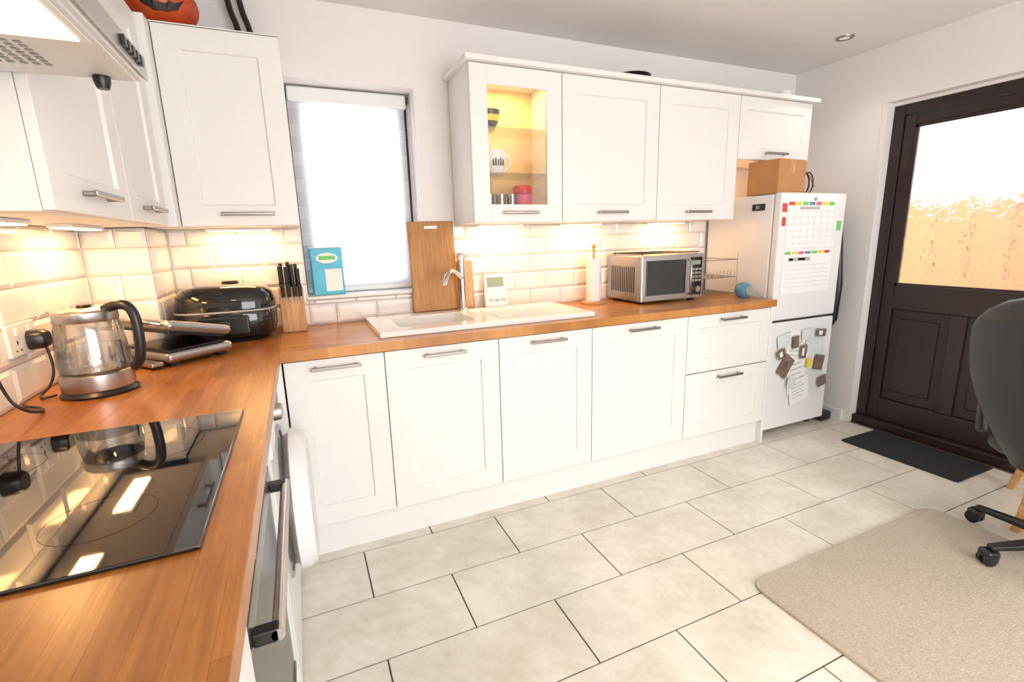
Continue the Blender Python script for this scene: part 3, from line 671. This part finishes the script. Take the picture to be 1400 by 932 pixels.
tube('brass_arc',[(3.66,-.38,1.53),(3.70,-.38,1.66),(3.80,-.38,1.68),(3.86,-.38,1.58)],.005,'card',e,smooth=True)
e=empty('hanging_shopping_bag',(3.96,-.42,1.1))
bm=bmesh.new()
prof=[(1.42,.02,.05),(1.34,.035,.10),(1.15,.04,.12),(.95,.045,.14),(.72,.05,.13),(.66,.03,.10)]
rg=[]
for z,a_,b_ in prof: rg.append([bm.verts.new((3.962+a_*math.cos(t*math.pi/8)*(1+.1*math.sin(3*t)),-.43+b_*math.sin(t*math.pi/8),z)) for t in range(16)])
for A,B in zip(rg,rg[1:]):
    for i in range(16): bm.faces.new((A[i],A[(i+1)%16],B[(i+1)%16],B[i]))
bm.faces.new(rg[0]);bm.faces.new(rg[-1]); fin('bag',bm,'black',e,smooth=True)
tube('strap',[(3.95,-.50,1.40),(3.93,-.46,1.50),(3.95,-.38,1.40)],.006,'black',e,smooth=True)
e=empty('vacuum_cleaner',(3.97,-.45,0)); box('head',(3.925,-.56,0.002),(4.03,-.36,.07),'black',e,.02,seg=3); tube('tube',[(3.97,-.44,.06),(3.985,-.38,.62)],.02,'black',e); 

# ---------------------------------------------------------------- downlights: first is in view, the rest are added out of view
for (x,y) in((3.733,-.565),(2.3,-2.9),(3.6,-2.9),(1.0,-3.4),(2.3,-4.3),(3.6,-4.3)):
    e=empty('seen_and_added_downlight',(x,y,HC))
    lathe('bezel',[(.028,-.004),(.032,-.008),(.046,-.006),(.048,-.0005)],'nickel',e,T(x,y,HC),32)
    lathe('bulb',[(0,-.003),(.028,-.003)],'lampn',e,T(x,y,HC),24)

# ---------------------------------------------------------------- rug, mat
def rrect(name,cx,cy,w,h,r,z0,z1,mat,ang=0,bev=.004):
    bm=bmesh.new(); V=[]
    for (sx_,sy_,a0) in((1,1,0),(-1,1,90),(-1,-1,180),(1,-1,270)):
        for k in range(7):
            t=math.radians(a0+15*k); V.append(bm.verts.new((sx_*(w/2-r)+r*math.cos(t),sy_*(h/2-r)+r*math.sin(t),z0)))
    f=bm.faces.new(V); ex=bmesh.ops.extrude_face_region(bm,geom=[f])
    for v in ex['geom']:
        if isinstance(v,bmesh.types.BMVert): v.co.z=z1
    return fin(name,bm,mat,None,T(cx,cy,0)@RZ(ang),bevel=bev)
rrect('rug',2.745,-2.35,1.18,1.75,.06,.0005,.013,'rug')
rrect('door_mat',3.915,-1.11,.355,.60,.015,.0005,.010,'mat',0,.002)

# ---------------------------------------------------------------- office chair (faces +x)
cx,cy=3.33,-1.93; e=empty('office_chair',(cx,cy,.013)); X0=T(cx,cy,.013)
for k in range(5):
    a=155+72*k; X=X0@RZ(a)
    bm=bmesh.new(); v,_=addbox(bm,(.02,-.028,.075),(.30,.028,.105))
    for q in v:
        if q.co.x>.2: q.co.y*=.55; q.co.z=.062+(q.co.z-.075)*.7
    fin('base_spoke',bm,'black',e,X,bevel=.006)
    for s in(-1,1): lathe('castor_wheel',[(0,-.009),(.022,-.009),(.027,-.006),(.027,.006),(.022,.009),(0,.009)],'black',e,X@T(.30,s*.014,.027)@RX_(90),24)
    box('castor_hood',(.272,-.026,.028),(.322,.026,.064),'black',e,.010,X=X)
lathe('gas_column',[(.03,.07),(.03,.25),(.018,.25),(.018,.40)],'black',e,X0)
def cushion(name,prof_fn,nu,nv,mat,X):
    bm=bmesh.new(); R=[]
    for j in range(nv+1):
        R.append([bm.verts.new(prof_fn(i/nu*2*math.pi,j/nv)) for i in range(nu)])
    for A,B in zip(R,R[1:]):
        for i in range(nu): bm.faces.new((A[i],A[(i+1)%nu],B[(i+1)%nu],B[i]))
    bm.faces.new(R[0]); bm.faces.new(R[-1][::-1]); fin(name,bm,mat,e,X,smooth=True)
def se(t,p): c=math.cos(t);s=math.sin(t); return math.copysign(abs(c)**p,c),math.copysign(abs(s)**p,s)
def seat(t,j):
    c,s=se(t,.55); k=math.sin(math.pi*min(max(j,.06),.94))**.35; return (.24*c*k,.25*s*k,.40+.11*j)
cushion('seat',seat,40,10,'leather',X0)
def back(t,j):
    c,s=se(t,.8); z=.42+.65*j
    hw=.13+.15*math.sin(min(1,j*1.6)*math.pi/2); hw*= (1 if j<.75 else math.sqrt(max(.03,1-((j-.75)/.26)**2)))
    th=.055*(1 if .08<j<.9 else .6); bend=-.05*(1-(s)**2)
    return (-.23-.10*j+th*c+bend,hw*s,z)
cushion('backrest',back,40,18,'leather',X0)
for s in(-1,1):
    tube('arm',[(-.20,s*.24,.50),(-.12,s*.29,.62),(.05,s*.29,.66),(.14,s*.28,.62),(.12,s*.24,.46)],.018,'black',e,X=X0,smooth=True)
# wooden stool beside
e=empty('wooden_stool',(3.76,-1.74,0)); c=(3.76,-1.74)
lathe('seat',[(0,.42),(.15,.42),(.158,.43),(.155,.448),(0,.452)],'beech',e,T(c[0],c[1],0))
for (dx,dy) in((-.30,0.0),(.15,.19),(.16,-.22)):
    bm=bmesh.new(); 
    A=[bm.verts.new((c[0]+dx+.016*a,c[1]+dy+.016*b_,0)) for a,b_ in((-1,-1),(1,-1),(1,1),(-1,1))]
    B=[bm.verts.new((c[0]+dx*.3+.022*a,c[1]+dy*.3+.022*b_,.42)) for a,b_ in((-1,-1),(1,-1),(1,1),(-1,1))]
    bm.faces.new(A);bm.faces.new(B)
    for i in range(4): bm.faces.new((A[i],A[(i+1)%4],B[(i+1)%4],B[i]))
    fin('leg',bm,'beech',e,bevel=.004)

# ---------------------------------------------------------------- lighting
w=bpy.data.worlds.new('overcast_sky'); scene.world=w; w.use_nodes=True
bg=w.node_tree.nodes['Background']; bg.inputs[0].default_value=(.95,.97,1,1); bg.inputs[1].default_value=2.6
area('rear_fill_light',(2.1,YB-.03,1.25),2.6,1.7,84,(1,.985,.965),(math.radians(90),0,0))  # added frontal fill, placed in the made-up rear window
area('window_daylight',(1.05,.25,1.55),.5,.9,10,(.95,.97,1),(math.radians(-90),0,0))
for (x,y,p) in((3.733,-.565,2),(2.3,-2.9,15),(3.6,-2.9,10),(1.0,-3.4,7),(2.3,-4.3,8)):  # first is the visible downlight, the others are added room fill
    l=bpy.data.lights.new('downlight_and_fill','SPOT'); l.energy=p*4; l.spot_size=math.radians(130); l.spot_blend=.8; l.shadow_soft_size=.12; l.color=(1,.95,.88)
    o=bpy.data.objects.new('downlight_and_fill_lamp',l); o.location=(x,y,HC-.02); scene.collection.objects.link(o)

# ---------------------------------------------------------------- camera
cam=bpy.data.cameras.new('camera'); co=bpy.data.objects.new('camera',cam); scene.collection.objects.link(co)
cam.sensor_width=36; cam.lens=657.836*36/1400; cam.clip_start=.02
y,p,r=[math.radians(a) for a in(-23.4659,-12.0701,-1.5751)]
F=Vector((-math.sin(y)*math.cos(p),math.cos(y)*math.cos(p),math.sin(p))); R=Vector((math.cos(y),math.sin(y),0)); U=R.cross(F)
R2=R*math.cos(r)+U*math.sin(r); U2=-R*math.sin(r)+U*math.cos(r)
co.matrix_world=Matrix(((R2.x,U2.x,-F.x,.7212),(R2.y,U2.y,-F.y,-2.587),(R2.z,U2.z,-F.z,1.3092),(0,0,0,1)))
scene.camera=co
